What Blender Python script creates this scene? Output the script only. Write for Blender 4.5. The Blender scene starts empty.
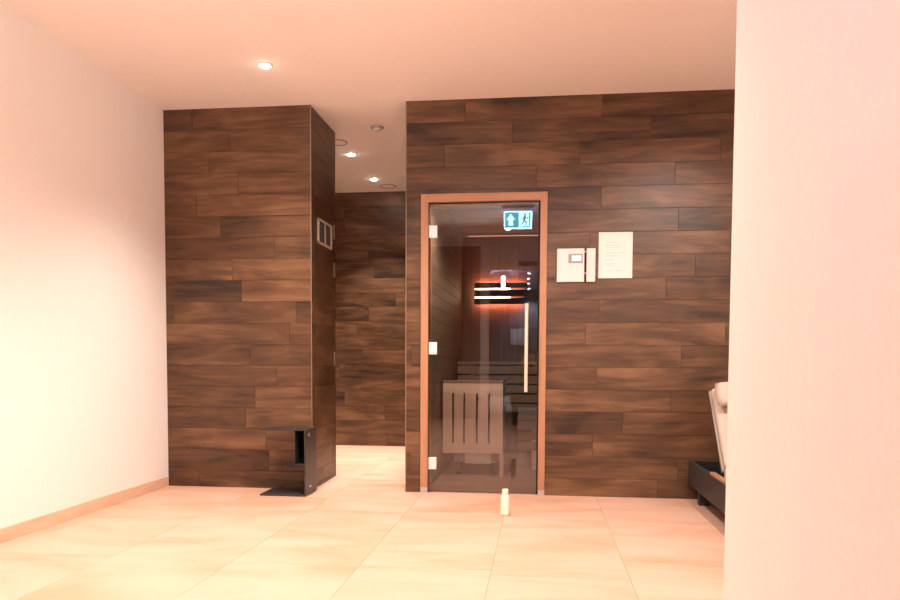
import bpy, bmesh, math, random
from mathutils import Vector, Matrix
random.seed(7)
C = bpy.context.scene.collection
PI = math.pi
H = 2.7196            # ceiling height
D = 5.1854            # front face of the dark tiled walls
ROW = 0.1526          # plank tile row height

# ------------------------------------------------------------------ materials
def mat(name):
    m = bpy.data.materials.new(name); m.use_nodes = True
    nt = m.node_tree; b = nt.nodes['Principled BSDF']
    return m, nt, b
def N(nt, typ, **kw):
    n = nt.nodes.new(typ)
    for k, v in kw.items():
        if k.startswith('i_'): n.inputs[k[2:].replace('_', ' ')].default_value = v
        else: setattr(n, k, v)
    return n
def plain(name, col, rough=.5, metal=0., noise=.04, scale=30, bump=0., spec=.5):
    m, nt, b = mat(name)
    tc = N(nt, 'ShaderNodeTexCoord'); no = N(nt, 'ShaderNodeTexNoise', i_Scale=scale, i_Detail=4.)
    nt.links.new(tc.outputs['Object'], no.inputs['Vector'])
    r = N(nt, 'ShaderNodeValToRGB')
    r.color_ramp.elements[0].position = .3; r.color_ramp.elements[1].position = .7
    r.color_ramp.elements[0].color = tuple(c*(1-noise) for c in col) + (1,)
    r.color_ramp.elements[1].color = tuple(min(1, c*(1+noise)) for c in col) + (1,)
    nt.links.new(no.outputs['Fac'], r.inputs['Fac']); nt.links.new(r.outputs['Color'], b.inputs['Base Color'])
    b.inputs['Roughness'].default_value = rough; b.inputs['Metallic'].default_value = metal
    b.inputs['Specular IOR Level'].default_value = spec
    if bump:
        bp = N(nt, 'ShaderNodeBump', i_Strength=bump, i_Distance=.002)
        nt.links.new(no.outputs['Fac'], bp.inputs['Height']); nt.links.new(bp.outputs['Normal'], b.inputs['Normal'])
    return m
def emis(name, col, st):
    m, nt, b = mat(name)
    b.inputs['Base Color'].default_value = (.1, .1, .1, 1)
    b.inputs['Emission Color'].default_value = col + (1,); b.inputs['Emission Strength'].default_value = st
    return m
def wood(name, dark, mid, light, su=1.3, sv=13., rough=.5, tone=.25, coord='UV', axis=0, grain=.35, spec=.5, dist=.9, lo=.30, hi=.72):
    """wood grain running along the first texture axis; the per-plank value 'tone' shifts each plank"""
    m, nt, b = mat(name); L = nt.links.new
    tc = N(nt, 'ShaderNodeTexCoord')
    def mp(a, c):
        s = [c, c, c]; s[axis] = a
        if coord == 'UV': s = [a, c, 1]
        n = N(nt, 'ShaderNodeMapping'); n.inputs['Scale'].default_value = s
        L(tc.outputs[coord], n.inputs['Vector']); return n
    n1 = N(nt, 'ShaderNodeTexNoise', i_Scale=1., i_Detail=6., i_Roughness=.6, i_Distortion=dist)
    L(mp(su, sv).outputs[0], n1.inputs['Vector'])
    n2 = N(nt, 'ShaderNodeTexNoise', i_Scale=1., i_Detail=3., i_Distortion=.3)
    L(mp(su*3, sv*5.5).outputs[0], n2.inputs['Vector'])
    n3 = N(nt, 'ShaderNodeTexNoise', i_Scale=1., i_Detail=2., i_Distortion=1.4)
    L(mp(su*1.3, sv*.35).outputs[0], n3.inputs['Vector'])
    at = N(nt, 'ShaderNodeAttribute', attribute_name='tone')
    def ma(op, a, bb, clamp=False):
        n = N(nt, 'ShaderNodeMath', operation=op, use_clamp=clamp)
        for i, v in enumerate((a, bb)):
            if isinstance(v, (int, float)): n.inputs[i].default_value = v
            else: L(v, n.inputs[i])
        return n.outputs[0]
    f = ma('MULTIPLY', n1.outputs['Fac'], .62)
    f = ma('ADD', f, ma('MULTIPLY', n3.outputs['Fac'], .38))
    f = ma('ADD', f, ma('MULTIPLY', ma('SUBTRACT', at.outputs['Fac'], .5), tone))
    f = ma('ADD', f, ma('MULTIPLY', ma('SUBTRACT', n2.outputs['Fac'], .5), grain), True)
    r = N(nt, 'ShaderNodeValToRGB'); e = r.color_ramp.elements
    e[0].position = lo; e[0].color = dark + (1,)
    e[1].position = hi; e[1].color = light + (1,)
    k = e.new(.5); k.color = mid + (1,)
    L(f, r.inputs['Fac']); L(r.outputs['Color'], b.inputs['Base Color'])
    b.inputs['Roughness'].default_value = rough; b.inputs['Specular IOR Level'].default_value = spec
    bp = N(nt, 'ShaderNodeBump', i_Strength=.25, i_Distance=.001)
    L(n2.outputs['Fac'], bp.inputs['Height']); L(bp.outputs['Normal'], b.inputs['Normal'])
    return m

M = {}
M['tilewood'] = wood('dark_wood_tile', (.030,.0145,.0075), (.104,.049,.0225), (.215,.110,.055), su=1.1, sv=7.5, rough=.38, tone=.11, grain=.16, dist=1.5, lo=.33, hi=.69)
M['grout'] = plain('tile_grout', (.040, .021, .014), .8)
M['plaster'] = plain('white_plaster', (.84, .80, .77), .85, noise=.015, scale=60, bump=.1, spec=.2)
M['ceil'] = plain('ceiling_paint', (.90, .85, .81), .9, noise=.01, scale=40, spec=.2)
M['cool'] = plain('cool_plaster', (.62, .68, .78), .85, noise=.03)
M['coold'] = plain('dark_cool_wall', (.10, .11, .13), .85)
M['oak'] = wood('oiled_alder', (.36,.175,.09), (.43,.215,.12), (.50,.27,.16), su=1.2, sv=22, rough=.45, coord='Object', axis=2, tone=0., grain=.25)
M['oak_h'] = wood('oiled_alder_rail', (.36,.175,.09), (.43,.215,.12), (.50,.27,.16), su=1.2, sv=22, rough=.45, coord='Object', axis=0, tone=0., grain=.25)
M['aspen'] = wood('thermo_aspen_boards', (.21,.135,.09), (.27,.18,.12), (.33,.225,.155), su=1.2, sv=16, rough=.6, tone=.15, grain=.2)
M['aspen_v'] = wood('thermo_aspen_slats', (.72,.57,.45), (.78,.62,.49), (.83,.67,.54), su=1.2, sv=20, rough=.6, coord='Object', axis=2, tone=0, grain=.2)
M['aspen_h'] = wood('thermo_aspen_bench', (.21,.135,.09), (.27,.18,.12), (.33,.225,.155), su=1.2, sv=18, rough=.6, coord='Object', axis=0, tone=0, grain=.2)
M['darkboard'] = wood('dark_backrest_board', (.05,.03,.02), (.07,.043,.03), (.1,.062,.04), su=1.2, sv=18, rough=.6, coord='Object', axis=0, tone=0)
M['steel'] = plain('brushed_steel', (.62, .62, .63), .38, .85, .05, 80)
M['hinge'] = plain('satin_hinge', (.80, .80, .82), .45, .15, .02, 80)
M['brass'] = plain('champagne_trim', (.32, .23, .17), .45, .4, .03)
M['handle'] = plain('pale_handle', (.82, .66, .54), .4, .1, .03)
M['white'] = plain('white_plastic', (.73, .665, .66), .4, 0, .01)
M['cream'] = plain('cream_grille', (.62, .55, .46), .5, 0, .02)
M['black'] = plain('black_powder_coat', (.040, .036, .034), .40, .1, .1, 120)
M['blackm'] = plain('black_lounger_frame', (.030, .029, .029), .55, 0, .15, 60)
M['dark'] = plain('dark_recess', (.012, .010, .009), .8)
M['greym'] = plain('grey_bezel', (.33, .29, .31), .5)
M['screen'] = emis('lit_display', (1, .95, .95), .7)
M['paper'] = plain('laminated_paper', (.79, .72, .70), .3, 0, .01, 12)
M['ink'] = plain('pale_print', (.50, .45, .42), .6)
M['fabric'] = plain('beige_fabric', (.50, .42, .365), .95, 0, .06, 260, .5, .1)
M['pipe'] = plain('grey_green_edging', (.33, .30, .25), .9, 0, .08, 160)
M['stone'] = plain('heater_stone', (.16, .15, .14), .9, 0, .3, 14, .6)
M['bottle'] = plain('milky_bottle', (.92, .88, .78), .35, 0, .02, 20)
M['ledw'] = emis('warm_downlight', (1, .88, .74), 60)
M['ledp'] = emis('rose_strip_light', (1, .27, .19), 24)
M['ledl'] = emis('amber_strip_light', (1, .66, .42), 22)
M['ledg'] = emis('added_lamp_globe', (1, .82, .68), 3)  # glow of the lamp added inside the sauna
M['ledc'] = emis('dim_rose_line', (1, .45, .38), 1.1)
M['ledb'] = emis('cool_downlight', (.75, .88, 1), 40)
M['signw'] = emis('sign_white', (.40, .80, 1), 14)
M['blueglow'] = emis('added_blue_glow', (.16, .45, 1), 28)  # strong rear glow added to turn the ceiling behind the sign blue
M['signd'] = emis('sign_figure', (0, .30, .36), 3)
M['ledx'] = emis('cool_pendant', (.5, .68, 1), 260)
M['signg'] = emis('sign_teal', (0, .40, .52), 6)
M['cloth'] = plain('black_clothing', (.012, .012, .014), .9)
M['skin'] = plain('skin', (.55, .33, .24), .6)
M['hair'] = plain('dark_hair', (.02, .014, .01), .7)

# sandstone floor
m, nt, b = mat('sandstone_tile'); L = nt.links.new
tc = N(nt, 'ShaderNodeTexCoord')
mp = N(nt, 'ShaderNodeMapping'); mp.inputs['Scale'].default_value = (.8, 2.2, 1); mp.inputs['Rotation'].default_value = (0, 0, .25)
L(tc.outputs['UV'], mp.inputs['Vector'])
n1 = N(nt, 'ShaderNodeTexNoise', i_Scale=1.1, i_Detail=5., i_Roughness=.5, i_Distortion=1.3); L(mp.outputs[0], n1.inputs['Vector'])
n2 = N(nt, 'ShaderNodeTexNoise', i_Scale=40., i_Detail=3.); L(tc.outputs['UV'], n2.inputs['Vector'])
r = N(nt, 'ShaderNodeValToRGB'); e = r.color_ramp.elements
e[0].position = .32; e[0].color = (.67, .37, .24, 1); e[1].position = .66; e[1].color = (.77, .505, .385, 1)
k = e.new(.45); k.color = (.73, .44, .31, 1)
k = e.new(.54); k.color = (.76, .475, .355, 1)
L(n1.outputs['Fac'], r.inputs['Fac'])
mx = N(nt, 'ShaderNodeMix', data_type='RGBA', blend_type='MULTIPLY'); mx.inputs['Factor'].default_value = .12
L(r.outputs['Color'], mx.inputs[6]); L(n2.outputs['Color'], mx.inputs[7]); L(mx.outputs[2], b.inputs['Base Color'])
b.inputs['Roughness'].default_value = .5; b.inputs['Specular IOR Level'].default_value = .3
M['floor'] = m
M['fgrout'] = plain('floor_grout', (.36, .27, .19), .9)
M['skirt'] = wood('salmon_stone_skirting', (.62,.40,.26), (.70,.47,.33), (.76,.55,.41), su=2, sv=9, rough=.55, coord='Object', axis=1, tone=0)

# glass: thin tinted pane, Fresnel mirror over clear tinted transmission
def glass(name, tint, ior):
    m = bpy.data.materials.new(name); m.use_nodes = True; nt = m.node_tree; nt.nodes.clear(); L = nt.links.new
    o = N(nt, 'ShaderNodeOutputMaterial'); mix = N(nt, 'ShaderNodeMixShader')
    t = N(nt, 'ShaderNodeBsdfTransparent'); t.inputs['Color'].default_value = tint + (1,)
    g = N(nt, 'ShaderNodeBsdfGlossy'); g.inputs['Roughness'].default_value = 0.0; g.inputs['Color'].default_value = (1, 1, 1, 1)
    f = N(nt, 'ShaderNodeFresnel'); f.inputs['IOR'].default_value = ior
    L(f.outputs[0], mix.inputs[0]); L(t.outputs[0], mix.inputs[1]); L(g.outputs[0], mix.inputs[2]); L(mix.outputs[0], o.inputs[0])
    return m
M['glass'] = glass('bronze_tinted_glass', (.965, .94, .91), 1.60)

# ------------------------------------------------------------------ mesh helpers
def finish(bm, name, ms, parent=None, loc=None, bevel=0, smooth=False):
    bmesh.ops.recalc_face_normals(bm, faces=bm.faces)
    me = bpy.data.meshes.new(name); bm.to_mesh(me); bm.free()
    if not isinstance(ms, (list, tuple)): ms = [ms]
    for x in ms: me.materials.append(x)
    o = bpy.data.objects.new(name, me); C.objects.link(o)
    if parent is not None: o.parent = parent
    if loc is not None: o.location = loc
    if smooth:
        for p in me.polygons: p.use_smooth = True
    if bevel:
        md = o.modifiers.new('bevel', 'BEVEL'); md.width = bevel; md.segments = 3; md.limit_method = 'ANGLE'; md.angle_limit = .6
    return o
def box(bm, x0, x1, y0, y1, z0, z1, mi=0, rot=None, piv=None):
    v = [bm.verts.new((x, y, z)) for x in (x0, x1) for y in (y0, y1) for z in (z0, z1)]
    fs = []
    for q in ((0,1,3,2),(4,6,7,5),(0,4,5,1),(2,3,7,6),(0,2,6,4),(1,5,7,3)):
        f = bm.faces.new([v[i] for i in q]); f.material_index = mi; fs.append(f)
    if rot is not None: bmesh.ops.rotate(bm, verts=v, cent=piv or (0,0,0), matrix=rot)
    return fs
def cyl(bm, r0, r1, z0, z1, c=(0,0), n=32, mi=0, capped=True):
    a = [bm.verts.new((c[0]+r0*math.cos(2*PI*i/n), c[1]+r0*math.sin(2*PI*i/n), z0)) for i in range(n)]
    b_ = [bm.verts.new((c[0]+r1*math.cos(2*PI*i/n), c[1]+r1*math.sin(2*PI*i/n), z1)) for i in range(n)]
    for i in range(n): bm.faces.new((a[i], a[(i+1)%n], b_[(i+1)%n], b_[i])).material_index = mi
    if capped: bm.faces.new(a[::-1]).material_index = mi; bm.faces.new(b_).material_index = mi
def lathe(bm, prof, n=32, mi=0):
    rings = []
    for r_, z in prof:
        rings.append([bm.verts.new((r_*math.cos(2*PI*i/n), r_*math.sin(2*PI*i/n), z)) for i in range(n)])
    for A, B in zip(rings, rings[1:]):
        for i in range(n): bm.faces.new((A[i], A[(i+1)%n], B[(i+1)%n], B[i])).material_index = mi
    bm.faces.new(rings[0][::-1]).material_index = mi; bm.faces.new(rings[-1]).material_index = mi
def B(name, m, parent, *boxes, bevel=0, loc=None):
    bm = bmesh.new()
    for q in boxes: box(bm, *q)
    return finish(bm, name, m, parent, loc, bevel)
def empty(name, loc=(0,0,0), rz=0):
    o = bpy.data.objects.new(name, None); C.objects.link(o); o.location = loc; o.rotation_euler = (0,0,rz)
    o.empty_display_size = .1; return o
def tag(o, label, cat, group=None):
    o['label'] = label; o['category'] = cat
    if group: o['group'] = group
    return o
def struct(o, label, cat='structure'):
    o['kind'] = 'structure'; o['label'] = label; o['category'] = cat; return o

def sub(rect, hole):
    u0, u1, v0, v1 = rect; a0, a1, b0, b1 = hole
    if a1 <= u0 or a0 >= u1 or b1 <= v0 or b0 >= v1: return [rect]
    out = []
    if a0 > u0: out.append((u0, a0, v0, v1))
    if a1 < u1: out.append((a1, u1, v0, v1))
    m0, m1 = max(u0, a0), min(u1, a1)
    if b0 > v0: out.append((m0, m1, v0, b0))
    if b1 < v1: out.append((m0, m1, b1, v1))
    return out
def tiles(bm, org, ud, vd, nd, rects, holes=(), gap=.0008, lift=.0015, grout=1, face=0, chamfer=.0010):
    """individual tiles laid in one mesh: each a slightly raised plate over a grout face; random UV offset + tone per tile"""
    uvl = bm.loops.layers.uv.verify(); tl = bm.faces.layers.float.get('tone') or bm.faces.layers.float.new('tone')
    org, ud, vd, nd = map(Vector, (org, ud, vd, nd))
    for (u0, u1, v0, v1) in rects:
        tone = random.random(); ou, ov = random.uniform(0, 40), random.uniform(0, 40)
        parts = [(u0, u1, v0, v1)]
        for h in holes: parts = [q for p in parts for q in sub(p, h)]
        for (a0, a1, b0, b1) in parts:
            if a1-a0 < .004 or b1-b0 < .004: continue
            g0 = gap if a0 == u0 else 0; g1 = gap if a1 == u1 else 0; h0 = gap if b0 == v0 else 0; h1 = gap if b1 == v1 else 0
            P = lambda u, v, n: bm.verts.new(org + ud*u + vd*v + nd*n)
            top = [(a0+g0+chamfer*(g0>0), b0+h0+chamfer*(h0>0)), (a1-g1-chamfer*(g1>0), b0+h0+chamfer*(h0>0)), (a1-g1-chamfer*(g1>0), b1-h1-chamfer*(h1>0)), (a0+g0+chamfer*(g0>0), b1-h1-chamfer*(h1>0))]
            bot = [(a0+g0, b0+h0), (a1-g1, b0+h0), (a1-g1, b1-h1), (a0+g0, b1-h1)]
            tv = [P(*q, 0) for q in top]; bv = [P(*q, -lift) for q in bot]; gv = [P(*q, -lift) for q in ((a0, b0), (a1, b0), (a1, b1), (a0, b1))]
            fl = [(bm.faces.new(tv), top, face)]
            for i in range(4):
                j = (i+1) % 4
                fl.append((bm.faces.new((bv[i], bv[j], tv[j], tv[i])), (bot[i], bot[j], top[j], top[i]), face))
            fl.append((bm.faces.new(gv), ((a0, b0), (a1, b0), (a1, b1), (a0, b1)), grout))
            for f, uvs, mi in fl:
                f.material_index = mi; f[tl] = tone
                for lp, (u, v) in zip(f.loops, uvs): lp[uvl].uv = (u+ou, v+ov)
def finish_tiles(bm, name, mats, parent=None):
    me = bpy.data.meshes.new(name); bm.to_mesh(me); bm.free()
    for x in mats: me.materials.append(x)
    o = bpy.data.objects.new(name, me); C.objects.link(o); o.parent = parent; return o
def plank_rects(u0, u1, known=None, length=.92, row=ROW, top=H, base=0., seed=1):
    """rows counted from the ceiling; known[row] = one joint position in that row"""
    rnd = random.Random(seed); out = []; k = 0; z1 = top
    while z1 > base + .005:
        z0 = max(base, 2.5675-row*k)
        j = (known or {}).get(k, None)
        if j is None: j = u0 + rnd.uniform(0, length)
        cuts = [u0]; s = j - math.ceil((j-u0)/length)*length
        while s < u1-.02:
            if s > u0+.02: cuts.append(s)
            s += length
        cuts.append(u1)
        for a, b_ in zip(cuts, cuts[1:]): out.append((a, b_, z0, z1))
        k += 1; z1 = z0
    return out

# ------------------------------------------------------------------ room shell
XL, XR = -2.707, 3.0
YB = -1.40            # wall behind the camera
TW = [M['tilewood'], M['grout']]
# floor: 60 cm x 120 cm sandstone tiles
bm = bmesh.new(); fr = []
offs = {0: 4.486, 1: 3.216, -1: 3.266}
for c in range(-5, 6):
    x0 = -.204 + .6*(c-1); x1 = x0+.6
    o_ = offs.get(c, 4.486 - .4*((c*2) % 3))
    y = o_ - 1.2*12
    while y < 8.4:
        a, b_ = max(y, YB-.2), min(y+1.2, 8.3)
        if b_ > a: fr.append((max(x0, XL-.02), min(x1, XR+.02), a, b_))
        y += 1.2
tiles(bm, (0,0,0), (1,0,0), (0,1,0), (0,0,1), [q for q in fr if q[1] > q[0]], gap=.0013, lift=.001, chamfer=.0005)
flo = finish_tiles(bm, 'floor', [M['floor'], M['fgrout']]); struct(flo, 'pale sandstone tile floor with fine dark joints', 'floor')
# slab below the tiles
flo_s = B('floor_slab', M['fgrout'], flo, (XL-.1, XR+.1, YB-.2, 8.3, -.12, -.003))
struct(B('ceiling', M['ceil'], None, (XL-.1, XR+.1, YB-.15, 8.3, H, H+.12)), 'smooth white ceiling over room and corridor', 'ceiling')
struct(B('wall_left', M['plaster'], None, (XL-.12, XL, YB-.15, 8.3, 0, H)), 'plain white plaster wall on the left', 'wall')
struct(B('baseboard_left', M['skirt'], None, *[(XL, XL+.012, y0, min(y0+.598, D), 0, .072) for y0 in [YB+.6*i-.03 for i in range(11)] if y0 < D-.02], bevel=.002), 'salmon stone skirting along the left wall', 'skirting')

# main wall with the sauna door
KN = {0:602,1:514.5,2:715.5,3:538.6,4:602.5,5:677,6:592,7:694,8:666.5,9:602,10:589,11:682,12:735,13:673,14:626.5,15:597.6,16:681,17:662}
def wx(px): return (px-540.0)/144.8*1.0 - .008     # wall metres from the joint survey
known = {k: .398 + (v-602)/146.3 for k, v in KN.items()}
bm = bmesh.new()
DX0, DX1, DZ = -.775, -.004, 2.024                 # clear opening of the door frame
OX0, OX1, OZ = -.822, .040, 2.075                  # structural opening
tiles(bm, (0, D, 0), (1,0,0), (0,0,1), (0,-1,0), plank_rects(-.932, XR, known), holes=[(OX0, OX1, -1, OZ)])
wm = finish_tiles(bm, 'wall_back', TW); struct(wm, 'dark brown wood-look tiled wall around the sauna door', 'wall')
B('wall_core', M['grout'], wm, (-.930, OX0, D+.003, D+.10, 0, H), (OX1, XR, D+.003, D+.10, 0, H), (OX0, OX1, D+.003, D+.10, OZ, H))
# corridor face of the sauna block
bm = bmesh.new()
tiles(bm, (-.932, D, 0), (0,1,0), (0,0,1), (-1,0,0), plank_rects(0, 2.72, seed=5))
ws = finish_tiles(bm, 'wall_corridor', TW); struct(ws, 'dark wood-look tiled side of the sauna block facing the corridor', 'wall')
B('wall_core', M['grout'], ws, (-.930, -.87, D+.1, 7.91, 0, H))
# box on the left
kl = {4:193,5:218,6:275,7:230,11:249,12:276,13:253,14:243,15:264}
known = {k: -1.617 + (v-312.5)/141.5 for k, v in kl.items()}
bm = bmesh.new()
tiles(bm, (0, D, 0), (1,0,0), (0,0,1), (0,-1,0), plank_rects(XL, -1.617, known, seed=3))
wb = finish_tiles(bm, 'wall_closet', TW); struct(wb, 'dark wood-look tiled front of the boxed-in closet at left', 'wall')
DO = [(.055, .600, .02, 2.28)]
bm = bmesh.new()
tiles(bm, (-1.617, D, 0), (0,1,0), (0,0,1), (1,0,0), plank_rects(0, .643, {}, length=2., seed=9), holes=DO)
wc = finish_tiles(bm, 'wall_closet_side', TW); struct(wc, 'dark tiled return of the closet facing the corridor', 'wall')
B('wall_core', M['grout'], wc, (XL, -1.624, D+.003, D+.05, 0, H), (XL, -1.624, D+.59, D+.643, 0, H), (-1.68, -1.624, D+.04, D+.6, 0, H))
# hidden tiled door in the closet side
bm = bmesh.new()
rects = []
for (a, b_, z0, z1) in plank_rects(.059, .596, {}, length=2., seed=9):
    z0, z1 = max(z0, .024), min(z1, 2.276)
    if z1 > z0+.004: rects.append((a, b_, z0, z1))
tiles(bm, (-1.616, D, 0), (0,1,0), (0,0,1), (1,0,0), rects)
dr = finish_tiles(bm, 'door_2', TW); struct(dr, 'hidden closet door clad in dark wood-look tiles', 'door')
for z0, z1 in ((1.874, 1.991), (1.578, 1.692), (.885, .993)):
    h = B('hinge', M['brass'], dr, (-1.616, -1.606, D+.578, D+.590, z0, z1), bevel=.002)
    h['label'] = 'pale metal hinge'
# vent grille in that door
vg = tag(empty('ventilation_grille', (-1.616, 5.518, 1.875)), 'small cream ventilation grille set in the dark closet door beside the corridor', 'vent')
a, z_ = .184, .093
B('frame', M['cream'], vg, (0,.010,-a,-a+.030,-z_,z_), (0,.010,a-.030,a,-z_,z_), (0,.010,-a,a,z_-.018,z_), (0,.010,-a,a,-z_,-z_+.018), bevel=.002)
B('backing', M['dark'], vg, (0,.002,-a+.02,a-.02,-z_+.01,z_-.01))
bm = bmesh.new()
for i in range(11):
    zc = -z_+.026+i*.0142
    box(bm, .0025, .0085, -a+.03, a-.03, zc, zc+.003, rot=None)
finish(bm, 'louvre', M['greym'], vg)
B('divider', M['cream'], vg, (.002,.0095,-.005,.005,-z_+.016,z_-.016))
# corner trims
struct(B('trim_1', M['brass'], None, (-1.6175, -1.612, D-.004, D+.0, 0, H)), 'fine metal corner trim on the closet edge', 'trim')
struct(B('trim_2', M['brass'], None, (-.936, -.9305, D-.003, D+.002, 0, H)), 'fine metal corner trim on the sauna wall edge', 'trim')
# corridor back wall
YC = 7.912
bm = bmesh.new()
tiles(bm, (0, YC, 0), (1,0,0), (0,0,1), (0,-1,0), plank_rects(XL, -.9, {4:-1.83, 8:-1.83, 11:-1.9}, seed=12))
wk = finish_tiles(bm, 'wall_corridor_end', TW); struct(wk, 'dark tiled wall at the end of the corridor', 'wall')
B('wall_core', M['grout'], wk, (XL, -.9, YC+.003, YC+.1, 0, H))
# right pier, far right wall
struct(B('wall_right', M['plaster'], None, (.507, XR, YB-.15, 2.10, 0, H), bevel=.006), 'plain cream plaster wall filling the right edge', 'wall')
struct(B('wall_lounge', M['plaster'], None, (XR, XR+.12, 2.0, D+.1, 0, H)), 'white wall at the far end of the lounger bay', 'wall')
# wall behind the camera: opening between x -.68 and .507 into a cooler room
bm = bmesh.new()
tiles(bm, (0, YB, 0), (-1,0,0), (0,0,1), (0,1,0), plank_rects(.94, -XL, seed=21))
o = finish_tiles(bm, 'wall_front_added', TW); struct(o, 'added dark wood-look tiled wall behind the photographer, keeping that side dark', 'wall')  # unseen partition added so the left of the glass mirrors something dark
B('wall_core', M['grout'], o, (XL, -.941, YB-.15, YB-.003, 0, H))
struct(B('wall_front', M['plaster'], None, (-.94, -.80, YB-.15, YB, 0, H), (-.80, .507, YB-.15, YB, 2.36, H)), 'white wall with wide openings behind the photographer', 'wall')
FY = -8.8
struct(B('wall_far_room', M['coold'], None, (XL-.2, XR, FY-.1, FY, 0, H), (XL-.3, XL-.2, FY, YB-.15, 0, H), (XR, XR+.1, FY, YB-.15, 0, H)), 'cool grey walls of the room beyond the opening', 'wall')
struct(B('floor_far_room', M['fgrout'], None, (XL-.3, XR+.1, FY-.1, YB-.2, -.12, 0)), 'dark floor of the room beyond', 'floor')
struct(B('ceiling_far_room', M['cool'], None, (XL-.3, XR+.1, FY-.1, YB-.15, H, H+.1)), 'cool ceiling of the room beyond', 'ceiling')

# ------------------------------------------------------------------ sauna interior
SX0, SX1, SY0, SY1, SH = -.79, 1.70, D+.10, 7.60, 2.20
def boards(name, org, ud, vd, nd, U, V, w=.095, label='', vertical=False):
    bm = bmesh.new(); rects = []
    if not vertical:
        z = 0
        while z < V-.01: rects.append((0, U, z, min(V, z+w))); z += w
        tiles(bm, org, ud, vd, nd, rects, gap=.0008, lift=.0015, chamfer=.001)
    else:
        z = 0
        while z < U-.01: rects.append((0, V, z, min(U, z+w))); z += w
        tiles(bm, org, vd, ud, nd, rects, gap=.0008, lift=.0015, chamfer=.001)
    o = finish_tiles(bm, name, [M['aspen'], M['dark']]); return struct(o, label, 'wall')
boards('wall_sauna_left', (SX0, SY0, 0), (0,1,0), (0,0,1), (1,0,0), SY1-SY0, SH, label='brown board wall inside the sauna, left')
boards('wall_sauna_right', (SX1, SY0, 0), (0,1,0), (0,0,1), (-1,0,0), SY1-SY0, SH, label='brown board wall inside the sauna, right')
boards('wall_sauna_back', (SX0, SY1, 0), (1,0,0), (0,0,1), (0,-1,0), SX1-SX0, SH, label='brown upright boards behind the sauna benches', vertical=True)
cs_ = boards('ceiling_sauna', (SX0, SY0, SH), (1,0,0), (0,1,0), (0,0,-1), SX1-SX0, SY1-SY0, label='brown board ceiling inside the sauna')
B('ceiling_core', M['grout'], cs_, (SX0, SX1, SY0, SY1, SH+.002, SH+.06))
struct(B('trim_3', M['aspen_h'], None, (SX0+.02, SX1-.02, SY1-.022, SY1-.002, SH-.028, SH-.002), (SX0, SX0+.02, SY1-.022, SY1-.002, .02, SH)), 'wooden corner strip around the sauna back wall', 'trim')

# benches
def bench(label, x0, x1, y0, y1, z, cat='bench', leg_z=.0, nslat=4, front=True):
    t = tag(empty('sauna_bench', ((x0+x1)/2, (y0+y1)/2, 0)), label, cat, None)
    cx, cy = (x0+x1)/2, (y0+y1)/2; w, d = (x1-x0)/2, (y1-y0)/2
    n = 5; s = 2*d/n
    B('seat', M['aspen_h'], t, *[(-w, w, -d+i*s+.006, -d+(i+1)*s-.006, z-.028, z) for i in range(n)], (-w+.1,-w+.16,-d+.02,d-.01,z-.07,z-.028), (w-.16,w-.1,-d+.02,d-.01,z-.07,z-.028), bevel=.003)
    B('front_slats', M['aspen_h'], t, *[(-w, w, -d, -d+.02, z-.115-i*.088, z-.04-i*.088) for i in range(nslat)], bevel=.003)
    for sx in (-w+.12, w-.18):
        B('leg', M['aspen_v'], t, (sx, sx+.06, -d+.022, -d+.07, 0, z-.07))
        B('leg', M['aspen_v'], t, (sx, sx+.06, d-.07, d-.02, 0, z-.07))
    return t
bench('low wooden sauna bench, the front step behind the glass door', -.18, 1.66, 6.35, 6.93, .46, nslat=3)
bench('high wooden sauna bench along the back wall under the lit backrest', -.76, 1.66, 6.95, 7.55, .92, nslat=5)

# lit backrest on the back wall
t = tag(empty('lit_slat_panel', (0, SY1-.01, 1.60)), 'dark slatted backrest with glowing strips on the sauna back wall', 'backrest')
for z0, z1 in ((-.105, -.045), (-.028, .036), (.056, .108)):
    B('board', M['darkboard'], t, (-.655, -.12, -.070, -.048, z0, z1), bevel=.003)
for x in (-.62, -.16): B('bracket', M['darkboard'], t, (x, x+.03, -.048, -.0, -.10, .10))
for z in (-.037, .046):
    o = B('light_strip', M['ledl'], t, (-.650, -.30, -.058, -.050, z-.005, z+.005)); o['label'] = 'glowing amber light strip'
for z in (-.096, .098):
    o = B('light_strip', M['ledp'], t, (-.640, -.15, -.034, -.022, z-.005, z+.005)); o['label'] = 'rose light strip washing the wall'
# soffit light line
t = tag(empty('cornice_light', (-.28, SY1-.05, SH-.03)), 'thin glowing line under the sauna ceiling at the back', 'light')
B('profile', M['aspen_h'], t, (-.44, .5, -.012, .012, -.0, .028)); B('diffuser', M['ledc'], t, (-.44, .3, -.0135, -.011, .002, .006))

t = tag(empty('added_sauna_lamp', (-.40, SY0+.07, SH+.001)), 'added unseen round lamp inside the sauna on its ceiling over the door', 'lamp')  # added lamp, brightens the heater guard behind the glass
bm = bmesh.new(); lathe(bm, [(.05, 0), (.05, -.02), (.046, -.024)]); finish(bm, 'base', M['steel'], t)
bm = bmesh.new(); lathe(bm, [(.04, -.024), (.034, -.036), (.015, -.042)]); finish(bm, 'globe', M['ledg'], t)
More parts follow.
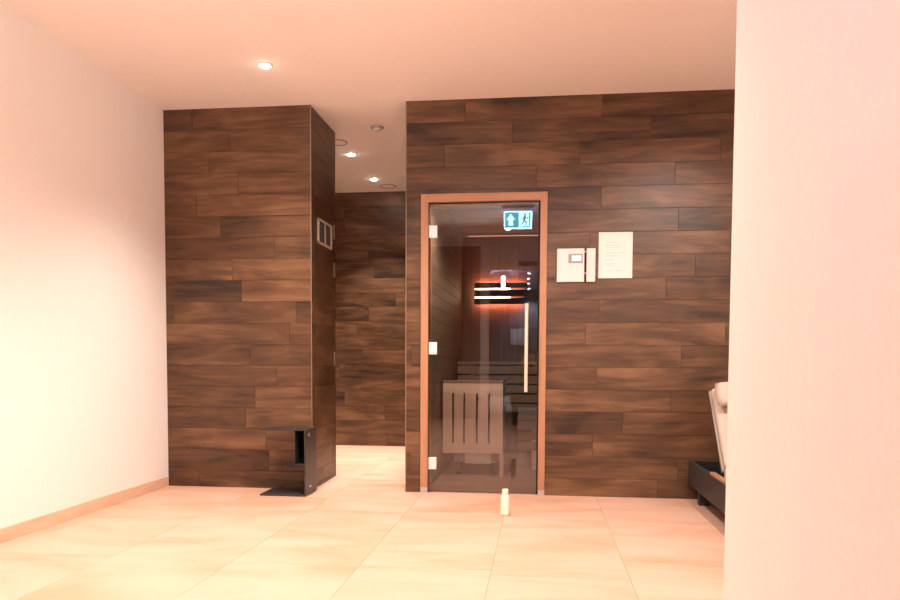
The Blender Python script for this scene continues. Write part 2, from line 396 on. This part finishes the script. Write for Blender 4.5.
# heater and its guard
GX0, GX1, GY, GZ0, GZ1 = -.768, -.287, 5.95, .186, .750
t = tag(empty('heater_guard', ((GX0+GX1)/2, GY, 0)), 'slotted wooden heater guard standing inside the sauna at left', 'guard')
cx = (GX0+GX1)/2; w = (GX1-GX0)/2
sl = [-.685-cx, -.596-cx, -.494-cx, -.396-cx]; sw = .0075
cuts = [-w] + [q for s in sl for q in (s-sw, s+sw)] + [w]
bm = bmesh.new()
for i in range(0, len(cuts), 2): box(bm, cuts[i], cuts[i+1], 0, .022, GZ0+.082, GZ1-.079)
box(bm, -w, w, 0, .022, GZ1-.079, GZ1); box(bm, -w, w, 0, .022, GZ0, GZ0+.082)
finish(bm, 'front_panel', M['aspen_v'], t)
B('side_panel', M['aspen_v'], t, (w-.022, w, .024, .48, GZ0, GZ1), bevel=.002)
B('post', M['aspen_v'], t, (w-.022, w+.006, -.004, .022, 0, GZ0))
B('top_rail', M['aspen_h'], t, (-w, w+.004, -.006, .034, GZ1, GZ1+.022), (w-.028, w+.004, .034, .48, GZ1, GZ1+.022), bevel=.003)
t = tag(empty('sauna_heater', (-.52, 6.22, 0)), 'dark metal sauna heater with stones behind the slotted wooden guard', 'heater')
B('body', M['greym'], t, (-.17, .19, -.17, .17, .10, .60), bevel=.008)
for sx in (-.15, .15):
    for sy in (-.14, .13): B('foot', M['black'], t, (sx, sx+.03, sy, sy+.03, 0, .10))
o = B('junction_box', M['white'], t, (-.075, .135, -.215, -.172, .095, .192), bevel=.004); o['label'] = 'white junction box under the heater'
bm = bmesh.new(); rs = random.Random(4)
for i in range(46):
    c = Vector((rs.uniform(-.13, .15), rs.uniform(-.13, .13), .61+rs.uniform(0, .05))); r_ = rs.uniform(.026, .042)
    g = bmesh.ops.create_icosphere(bm, subdivisions=2, radius=r_)
    for v in g['verts']:
        v.co *= rs.uniform(.9, 1.08); v.co = Vector((v.co.x*1.2, v.co.y, v.co.z*.8)) + c
o = finish(bm, 'stones', M['stone'], t); o['kind'] = 'stuff'

# ------------------------------------------------------------------ sauna door
t = empty('door_1', (0, D, 0)); struct(t, 'tinted glass sauna door in a light alder frame', 'door')
fx0, fx1, fz = -.827, .043, 2.080
B('door_frame', M['oak'], t, (fx0, DX0, -.016, .10, .038, fz), (DX1, fx1, -.016, .10, .038, fz), bevel=.003)
B('door_head', M['oak_h'], t, (DX0, DX1, -.0155, .0995, DZ, fz-.0005), bevel=.0015)
B('door_stop', M['oak'], t, (DX0, DX0+.012, .034, .10, .0, DZ), (DX1-.012, DX1, .034, .10, .0, DZ), (DX0, DX1, .034, .10, DZ-.026, DZ))
for x0, x1 in ((fx0, DX0), (DX1, fx1)):
    o = B('post_shoe', M['steel'], t, (x0+.001, x1-.001, -.015, .09, 0, .038)); o['label'] = 'grey metal shoe under the frame post'
B('seal', M['dark'], t, (DX1-.012, DX1-.001, .018, .034, .004, DZ-.004), (DX0+.0005, DX0+.004, .018, .034, .004, DZ-.004), (DX0, DX1, .018, .034, DZ-.006, DZ-.001))
gl = B('glass_pane', M['glass'], t, (DX0+.005, DX1-.010, .020, .028, .008, DZ-.007))
gl['label'] = 'bronze tinted glass pane'
for z in (1.824, 1.016, .207):
    o = B('hinge', M['hinge'], t, (-.771, -.714, -.004, .0195, z-.043, z+.043), bevel=.004); o['label'] = 'satin metal hinge plate'
    B('pin', M['steel'], o, (-.771, -.767, -.010, -.004, z-.043, z+.043))
bm = bmesh.new(); cyl(bm, .0115, .0115, .718, 1.321, (-.091, -.055), 24)
hd = finish(bm, 'handle', M['handle'], t, smooth=False); hd['label'] = 'pale vertical bar handle'
for z in (.79, 1.25):
    bm = bmesh.new(); cyl(bm, .007, .007, 0, .065, n=16)
    o = finish(bm, 'standoff', M['steel'], hd); o.location = (-.091, .018, z); o.rotation_euler = (PI/2, 0, 0)

# ------------------------------------------------------------------ wall-mounted things
t = tag(empty('control_panel', (.2, D, 1.585)), 'white sauna control panel with small lit display beside the door', 'control panel')
B('housing', M['white'], t, (-.090, .094, -.022, .002, -.117, .108), bevel=.004)
B('display_bezel', M['greym'], t, (-.013, .083, -.0235, -.022, .008, .072), bevel=.0008)
o = B('screen', M['screen'], t, (.009, .073, -.0245, -.0235, .023, .060)); o['label'] = 'small lit white screen'
B('side_cover', M['white'], t, (.109, .168, -.022, .002, -.117, .108), bevel=.004)
B('joint_strip', M['dark'], t, (.094, .109, -.012, 0, -.115, .106))
for z in (.083, -.062): B('clip', M['steel'], t, (.097, .106, -.017, -.012, z, z+.008))
t = tag(empty('notice_sheet', (.502, D, 1.647)), 'white laminated notice sheet on the dark wall right of the control panel', 'notice')
B('sheet', M['paper'], t, (-.112, .112, -.0035, .002, -.154, .154))
rs = random.Random(3)
for z, a, b_ in ((.086, -.045, .012), (.066, -.075, .045), (.052, -.06, .02), (.015, -.07, .062), (-.005, -.065, .03), (-.03, -.07, -.02), (-.058, -.075, -.01), (-.07, -.06, .0), (-.106, -.055, -.02), (-.104, -.0, .045)):
    bm = bmesh.new(); x = a
    while x < b_:
        wd = rs.uniform(.006, .016); box(bm, x, min(b_, x+wd), -.0039, -.0035, z-.0016, z+.0016); x += wd+.004
    finish(bm, 'text_line', M['ink'], t)

# ------------------------------------------------------------------ free-standing things
# bottle
t = tag(empty('bottle', (-.198, 4.487, 0)), 'small white plastic bottle standing on the floor before the glass door', 'bottle')
bm = bmesh.new(); lathe(bm, [(.022,0),(.0265,.004),(.0265,.010),(.0265,.112),(.0255,.118),(.021,.123),(.017,.126),(.017,.131)], 40)
finish(bm, 'body', M['bottle'], t, smooth=True)
bm = bmesh.new(); lathe(bm, [(.019,.128),(.0195,.129),(.0195,.155),(.018,.158)], 40)
finish(bm, 'cap', M['bottle'], t)

# C-shaped side table
t = tag(empty('side_table', (-1.735, 5.035, 0)), 'low black metal C-shaped side table with open pocket at the closet corner', 'side table')
x0, x1, y0, y1 = -.160, .163, -.143, .115
B('base_plate', M['black'], t, (x0, x1-.008, y0, y1, .0, .010), bevel=.002)
B('top_plate', M['black'], t, (x0+.01, x1-.008, y0+.01, y1, .449, .455), bevel=.001)
B('upright', M['black'], t, (x1-.008, x1, y0, y1, 0, .455), bevel=.002)
B('pocket', M['black'], t, (x1-.080, x1-.076, y0+.012, y1-.02, .215, .449), (x1-.076, x1-.008, y0+.012, y1-.02, .215, .220), (x1-.076, x1-.008, y1-.024, y1-.02, .220, .449), bevel=.001)
o = B('bright_square', M['steel'], t, (x1, x1+.0015, -.075, -.040, .405, .428)); o['label'] = 'small bright square near the top'  # two small bright squares on the outer face of the upright
o = B('bright_square', M['steel'], t, (x1, x1+.0015, -.055, -.015, .050, .062)); o['label'] = 'small bright square near the floor'

# lounger
LX0, LX1 = 1.006, 1.73; LY0, LY1 = 3.05, 5.150
t = tag(empty('sun_lounger', ((LX0+LX1)/2, (LY0+LY1)/2, 0)), 'black framed relaxation lounger with raised beige backrest behind the right wall', 'lounger')
w = (LX1-LX0)/2; d = (LY1-LY0)/2
B('frame', M['blackm'], t, (-w, -w+.025, -d, d, .105, .268), (w-.025, w, -d, d, .105, .268), (-w+.025, w-.025, d-.025, d, .105, .268), (-w+.025, w-.025, -d, -d+.025, .105, .268), (-w+.025, w-.025, -d+.025, d-.025, .125, .145), bevel=.003)
for x in (-w+.03, w-.09):
    for y in (-d+.1, d-.20):
        B('leg', M['blackm'], t, (x, x+.06, y, y+.06, 0, .106))
cyl_y = 4.36 - (LY0+LY1)/2
for sx in (-w, w-.025):
    o = B('arm_cap', M['oak_h'], t, (sx-.002, sx+.029, -d+.25, 4.53-(LY0+LY1)/2, .268, .284), bevel=.002); o['label'] = 'light wooden cap on the side rail'
B('seat_cushion', M['fabric'], t, (-w+.03, w-.03, -d+.03, cyl_y-.01, .15, .345), bevel=.03)
ang = math.atan2(.43, .375); rm = Matrix.Rotation(ang, 4, 'X')
def tilted(name, m, x0, x1, s0, s1, n0, n1, bev):
    bm = bmesh.new(); box(bm, x0, x1, s0, s1, n0, n1)
    o = finish(bm, name, m, t, bevel=bev); o.location = (0, cyl_y, .305); o.rotation_euler = (ang, 0, 0); return o
tilted('backrest_frame', M['blackm'], -w+.028, w-.028, 0, .575, -.030, -.006, .004)
o = tilted('backrest_edging', M['pipe'], -w+.026, w-.026, .0, .585, -.006, .016, .008)
tilted('back_cushion', M['fabric'], -w+.034, w-.034, .005, .575, .016, .066, .022)
# support strut
bm = bmesh.new(); box(bm, -.2, .2, .0, .02, -.0, .30)
o = finish(bm, 'support_strut', M['blackm'], t); o.location = (0, cyl_y+.42, .145); o.rotation_euler = (.28, 0, 0)
# head pillow
bm = bmesh.new()
nu, nv = 24, 14; PW, PH, PT = .335, .085, .052
grid = {}
for side in (1, -1):
    for i in range(nu+1):
        for j in range(nv+1):
            u, v = i/nu*2-1, j/nv*2-1
            th = max(0, (1-abs(u)**6)*(1-abs(v)**3.2))**.5
            if side == -1 and (i in (0, nu) or j in (0, nv)): grid[side, i, j] = grid[1, i, j]; continue
            sag = 1+.03*math.sin(u*9+v*3)
            grid[side, i, j] = bm.verts.new((u*PW*(1-.03*abs(v)), v*PH*(1-.06*(1-abs(u)**2)), side*PT*th*sag))
for side in (1, -1):
    for i in range(nu):
        for j in range(nv):
            q = [grid[side,i,j], grid[side,i+1,j], grid[side,i+1,j+1], grid[side,i,j+1]]
            bm.faces.new(q if side == 1 else q[::-1])
pw = finish(bm, 'pillow', M['fabric'], None, smooth=True)
s_, n_ = .475, .066+.053
pw.location = ((LX0+LX1)/2 + .0, 4.36-.01 + s_*math.cos(ang) - n_*math.sin(ang), .305 + s_*math.sin(ang) + n_*math.cos(ang))
pw.rotation_euler = (ang, 0, 0)
tag(pw, 'plump beige head pillow lying on the top of the lounger backrest', 'pillow')

# ------------------------------------------------------------------ ceiling devices
def add_spot(loc, power, parent, size=1.9, col=(1,.87,.765), rad=.035, blend=1.):
    l = bpy.data.lights.new('lamp', 'SPOT'); l.energy = power; l.spot_size = size; l.spot_blend = blend; l.shadow_soft_size = rad; l.color = col
    o = bpy.data.objects.new('lamp', l); C.objects.link(o); o.location = loc; o.parent = parent; return o
PW_ = 110
sl_ = add_spot((-.40, SY0+.07, SH-.065), 22, None, size=2.7, blend=.6); sl_.name = 'added_sauna_light'  # light of the added lamp, falls on heater guard and sauna floor
def downlight(x, y, label, power=PW_, em='ledw', col=(1,.87,.765), group='recessed ceiling downlights', size=1.9, blend=1.):
    t = tag(empty('downlight', (x, y, H)), label, 'ceiling light', group)
    bm = bmesh.new(); n = 40
    prof = [(.0338,-.0005),(.0338,-.004),(.036,-.006),(.043,-.004),(.044,-.0005)]
    rings = [[bm.verts.new((r*math.cos(2*PI*i/n), r*math.sin(2*PI*i/n), z)) for i in range(n)] for r, z in prof]
    for A, B_ in zip(rings, rings[1:]):
        for i in range(n): bm.faces.new((A[i], A[(i+1)%n], B_[(i+1)%n], B_[i]))
    finish(bm, 'trim_ring', M['white'], t, smooth=True)
    bm = bmesh.new(); lathe(bm, [(.0335,-.0005),(.033,-.005),(.026,-.012),(.012,-.0155),(.003,-.016)]); finish(bm, 'lens', M[em], t)
    if power: add_spot((0, 0, -.03), power, t, col=col, size=size, blend=blend)
    return t
downlight(-1.675, 4.466, 'lit downlight in the ceiling in front of the dark closet wall')
downlight(-1.647, 6.447, 'lit downlight in the corridor ceiling, nearer of the two there', PW_*2.2, size=1.45)
downlight(-1.646, 7.352, 'lit downlight at the far end of the corridor ceiling', PW_*2.2, size=1.45)
downlight(-1.66, 2.48, 'lit downlight near the left wall in front of the camera')
downlight(-1.66, .50, 'lit downlight near the left wall level with the camera', 62)
downlight(-.45, 3.42, 'added unseen downlight over the middle of the room ahead of camera', 150, size=2.6, blend=.7)  # added source, wide cone reaches the heater guard through the door
downlight(-.45, .10, 'added unseen downlight almost above the camera', 38, size=2.7, blend=.8)  # added source, wide cone lights the wall behind the camera
downlight(1.12, 3.08, 'lit downlight above the near end of the lounger bay', 120, size=2.9, blend=.4)
for i, (x, y, r_, lab) in enumerate(((-1.259, 5.728, .050, 'small round unlit fitting in the corridor ceiling near the sauna wall'),)):
    t = tag(empty('smoke_detector', (x, y, H)), lab, 'ceiling fitting')
    bm = bmesh.new(); lathe(bm, [(r_, -.0005), (r_*1.0, -.008), (r_*.92, -.011)], 36); finish(bm, 'base', M['steel'], t)
    bm = bmesh.new(); lathe(bm, [(r_*.62, -.011), (r_*.58, -.026), (r_*.4, -.030)], 36); finish(bm, 'sensor_cap', M['white'], t)
for x, y, lab in ((-1.675, 6.09, 'flush round ceiling speaker half hidden by the closet corner'), (-1.57, 7.66, 'flush round ceiling speaker at the far end of the corridor')):
    t = tag(empty('ceiling_speaker', (x, y, H)), lab, 'speaker', 'flush round speakers in the corridor ceiling')
    bm = bmesh.new(); n = 48
    prof = [(.077,-.0005),(.077,-.005),(.085,-.005),(.086,-.0005)]
    rings = [[bm.verts.new((r*math.cos(2*PI*i/n), r*math.sin(2*PI*i/n), z)) for i in range(n)] for r, z in prof]
    for A, B_ in zip(rings, rings[1:]):
        for i in range(n): bm.faces.new((A[i], A[(i+1)%n], B_[(i+1)%n], B_[i]))
    finish(bm, 'rim', M['brass'], t)
    bm = bmesh.new(); cyl(bm, .0765, .0765, -.003, -.0005, n=48); finish(bm, 'grille', M['ceil'], t)

# added fill light without a fixture, aimed at the ceiling to brighten the room
fl = add_spot((-.25, -.25, 1.25), 245, None, size=1.2, col=(1,.87,.75), rad=.05, blend=1.)
fl.rotation_euler = (Vector((-1.3, 2.1, H))-Vector(fl.location)).to_track_quat('-Z', 'Y').to_euler(); fl.name = 'added_ceiling_fill'
# ------------------------------------------------------------------ what the glass mirrors: exit sign, far room, photographer
t = tag(empty('exit_sign', (-.263, 1.70, H)), 'glowing teal and white exit sign with arrow, mirrored in the glass door', 'exit sign')
B('mount', M['dark'], t, (-.19, .19, -.03, .03, -.035, 0), bevel=.003)
for sx in (-.11, .11): B('hanger', M['steel'], t, (sx-.006, sx+.006, -.006, .006, -.075, -.035))
B('panel', M['signw'], t, (-.162, .162, -.002, .008, -.275, -.075)); B('added_glow_panel', M['blueglow'], t, (-.162, .162, -.008, -.002, -.275, -.075))  # rear panel is an added blue glow for the ceiling
def flat(name, pts, m, y=.0088, th=.0008):
    bm = bmesh.new()
    for poly in pts:
        a = [bm.verts.new((x, y, z)) for x, z in poly]; b_ = [bm.verts.new((x, y+th, z)) for x, z in poly]
        bm.faces.new(a); bm.faces.new(b_[::-1])
        for i in range(len(a)): bm.faces.new((a[i], a[(i+1)%len(a)], b_[(i+1)%len(a)], b_[i]))
    return finish(bm, name, m, t)
flat('arrow_field', [[(-.148,-.262),(.010,-.262),(.010,-.088),(-.148,-.088)]], M['signg'], .0082, .0006)
flat('arrow', [[(-.083,-.104),(-.028,-.176),(-.058,-.172),(-.058,-.240),(-.108,-.240),(-.108,-.172),(-.138,-.176)]], M['signw'], .0090)
def limb(x0, z0, x1, z1, w):
    dx, dz = x1-x0, z1-z0; l = math.hypot(dx, dz); nx, nz = -dz/l*w/2, dx/l*w/2
    return [(x0+nx, z0+nz), (x1+nx, z1+nz), (x1-nx, z1-nz), (x0-nx, z0-nz)]
head = [(.078+.013*math.cos(2*PI*i/16), -.112+.013*math.sin(2*PI*i/16)) for i in range(16)]
flat('running_figure', [head, limb(.080,-.130,.070,-.185,.030), limb(.080,-.138,.110,-.158,.011), limb(.108,-.156,.120,-.142,.010), limb(.076,-.138,.048,-.150,.011), limb(.048,-.150,.040,-.172,.010),
     limb(.074,-.182,.098,-.205,.015), limb(.097,-.203,.090,-.238,.013), limb(.068,-.182,.058,-.215,.015), limb(.058,-.214,.030,-.226,.013)], M['signd'], .0090)
flat('doorway', [[(.126,-.262),(.140,-.262),(.140,-.088),(.126,-.088)], [(.020,-.262),(.128,-.262),(.128,-.250),(.020,-.250)]], M['signg'], .0084)
for y, x in ((-5.1,-.234), (-6.1,-.247), (-7.1,-.262), (-8.5,-.282)):
    downlight(x, y, 'small cool downlight in the row of the room beyond the opening', 260, 'ledb', (.62, .78, 1), 'cool downlights of the room beyond')
t = tag(empty('pendant_lamp', (-.74, -4.6, H)), 'narrow glowing cool pendant in the room beyond the opening', 'lamp')
B('shade', M['ledx'], t, (-.035, .035, -.02, .02, -.33, -.12)); B('cord', M['steel'], t, (-.004, .004, -.004, .004, -.12, 0))
t = tag(empty('wall_panel', (-.56, FY, 1.52)), 'pale plain panel on the far wall of the room beyond', 'panel')
B('board', M['white'], t, (-.18, .18, 0, .03, -.2, .2), bevel=.004)
t = tag(empty('slot_diffuser', (-.19, YB, 2.44)), 'black slot air diffuser on the wall above the opening behind the photographer', 'vent')
B('frame', M['black'], t, (-.15, .15, 0, .012, -.032, .032)); B('blade', M['dark'], t, (-.14, .14, .012, .016, -.006, .006))

# crouching photographer
P = Vector((-.16, -.42, 0))
def skin(verts, edges, root=0, name='person'):
    me = bpy.data.meshes.new(name); me.from_pydata([tuple(v[:3]) for v in verts], edges, [])
    o = bpy.data.objects.new(name, me); C.objects.link(o)
    md = o.modifiers.new('skin', 'SKIN'); md.use_smooth_shade = True
    sv = me.skin_vertices[0].data
    for i, v in enumerate(verts): sv[i].radius = (v[3], v[4] if len(v) > 4 else v[3]); sv[i].use_root = (i == root)
    o.modifiers.new('sub', 'SUBSURF').levels = 2; o.modifiers['sub'].render_levels = 2
    bpy.context.view_layer.update()
    ev = o.evaluated_get(bpy.context.evaluated_depsgraph_get()); nm = bpy.data.meshes.new_from_object(ev)
    bpy.data.objects.remove(o); return nm
V = [(0,-.10,.34,.135,.12), (0,-.04,.50,.125,.105), (0,.03,.66,.135,.105), (0,.07,.79,.105,.085), (0,.10,.865,.050), (0,.125,.935,.066,.078), (0,.135,1.00,.080,.092), (0,.13,1.05,.058,.070)]
Eg = [(i, i+1) for i in range(7)]
for s in (-1, 1):
    b0 = len(V)
    V += [(s*.11,-.06,.33,.095), (s*.17,.12,.42,.080), (s*.20,.27,.50,.066), (s*.19,.17,.30,.056), (s*.18,.04,.09,.040), (s*.185,.10,.045,.042), (s*.20,.20,.035,.036)]
    Eg += [(0, b0)] + [(b0+i, b0+i+1) for i in range(6)]
    a0 = len(V)
    V += [(s*.165,.07,.80,.058), (s*.235,.14,.69,.046), (s*.25,.20,.64,.040), (s*.17,.25,.76,.032), (s*.10,.285,.87,.024), (s*.075,.295,.905,.030,.018), (s*.06,.30,.94,.026,.014)]
    Eg += [(3, a0)] + [(a0+i, a0+i+1) for i in range(6)]
    hb = a0+6
    for k, (dx, dz, ln) in enumerate(((-.022,.030,.85), (-.012,.042,1.), (0,.044,1.05), (.011,.036,.9))):
        f0 = len(V); px, py, pz = V[hb][:3]
        V += [(px-s*dx*.8, py+.004, pz+.022, .0085), (px-s*dx, py-.010, pz+.028+dz*.5*ln, .0080), (px-s*dx, py-.032, pz+.030+dz*.6*ln, .0070)]
        Eg += [(hb, f0), (f0, f0+1), (f0+1, f0+2)]
    f0 = len(V); px, py, pz = V[a0+5][:3]
    V += [(px-s*.030, py-.006, pz+.012, .010), (px-s*.042, py-.022, pz+.034, .0085)]
    Eg += [(a0+5, f0), (f0, f0+1)]
me = skin(V, Eg)
for k_ in ('cloth', 'skin', 'dark'): me.materials.append(M[k_])
for p in me.polygons:
    c = p.center; p.use_smooth = True
    p.material_index = 1 if (c.z > .875 and c.y > -.1) or (c.y > .262 and c.z > .83) else (2 if c.z < .075 else 0)
person = bpy.data.objects.new('person', me); C.objects.link(person); person.location = P
tag(person, 'crouching person in black clothes behind the camera, mirrored in the glass door', 'person')
bm = bmesh.new(); bmesh.ops.create_uvsphere(bm, u_segments=24, v_segments=16, radius=1)
for v in bm.verts: v.co = Vector((v.co.x*.090, v.co.y*.098-.006, v.co.z*.075+.012)) + Vector((0, .118, 1.03))
bmesh.ops.delete(bm, geom=[v for v in bm.verts if v.co.y > .165 and v.co.z < 1.045 or v.co.z < .975], context='VERTS')
finish(bm, 'hair', M['hair'], person, smooth=True)
for s in (-1, 1):
    bm = bmesh.new(); bmesh.ops.create_uvsphere(bm, u_segments=12, v_segments=8, radius=.011); o = finish(bm, 'eye', M['white'], person, smooth=True); o.location = (s*.031, .208, 1.000); o['label'] = 'eye'
bm = bmesh.new(); bmesh.ops.create_cone(bm, segments=12, radius1=.014, radius2=.004, depth=.03, cap_ends=True); o = finish(bm, 'nose', M['skin'], person, smooth=True); o.location = (0, .222, .975); o.rotation_euler = (-.9, 0, 0)
bm = bmesh.new(); box(bm, -.022, .022, .200, .208, .938, .944); finish(bm, 'mouth', plain('lips', (.4,.16,.13), .6), person)

# ------------------------------------------------------------------ world, camera, view
w = bpy.data.worlds.new('world'); bpy.context.scene.world = w; w.use_nodes = True
w.node_tree.nodes['Background'].inputs[0].default_value = (.9, .8, .72, 1); w.node_tree.nodes['Background'].inputs[1].default_value = .05
cam = bpy.data.cameras.new('camera'); co = bpy.data.objects.new('camera', cam); C.objects.link(co)
f, yaw, pitch, roll, sy, h = 747.1086, .118926, -.050164, .0045549, 97.0496, .93785
fw = Vector((-math.sin(yaw)*math.cos(pitch), math.cos(yaw)*math.cos(pitch), math.sin(pitch)))
r0 = Vector((math.cos(yaw), math.sin(yaw), 0)); u0 = r0.cross(fw)
rr = r0*math.cos(roll)+u0*math.sin(roll); uu = -r0*math.sin(roll)+u0*math.cos(roll)
m4 = Matrix(((rr.x, uu.x, -fw.x, 0), (rr.y, uu.y, -fw.y, 0), (rr.z, uu.z, -fw.z, h), (0, 0, 0, 1)))
co.matrix_world = m4
cam.sensor_width = 36; cam.sensor_fit = 'HORIZONTAL'; cam.lens = f/900*36; cam.shift_y = sy/900; cam.clip_start = .02
sc = bpy.context.scene; sc.camera = co
sc.view_settings.view_transform = 'Standard'; sc.view_settings.look = 'None'; sc.view_settings.gamma = 1; sc.view_settings.use_curve_mapping = False
sc.view_settings.exposure = 0.52
try:
    sc.cycles.max_bounces = 16; sc.cycles.diffuse_bounces = 8; sc.cycles.transparent_max_bounces = 16; sc.cycles.glossy_bounces = 6
    sc.cycles.use_denoising = True; sc.cycles.sample_clamp_indirect = 8; sc.cycles.caustics_reflective = False
except Exception: pass
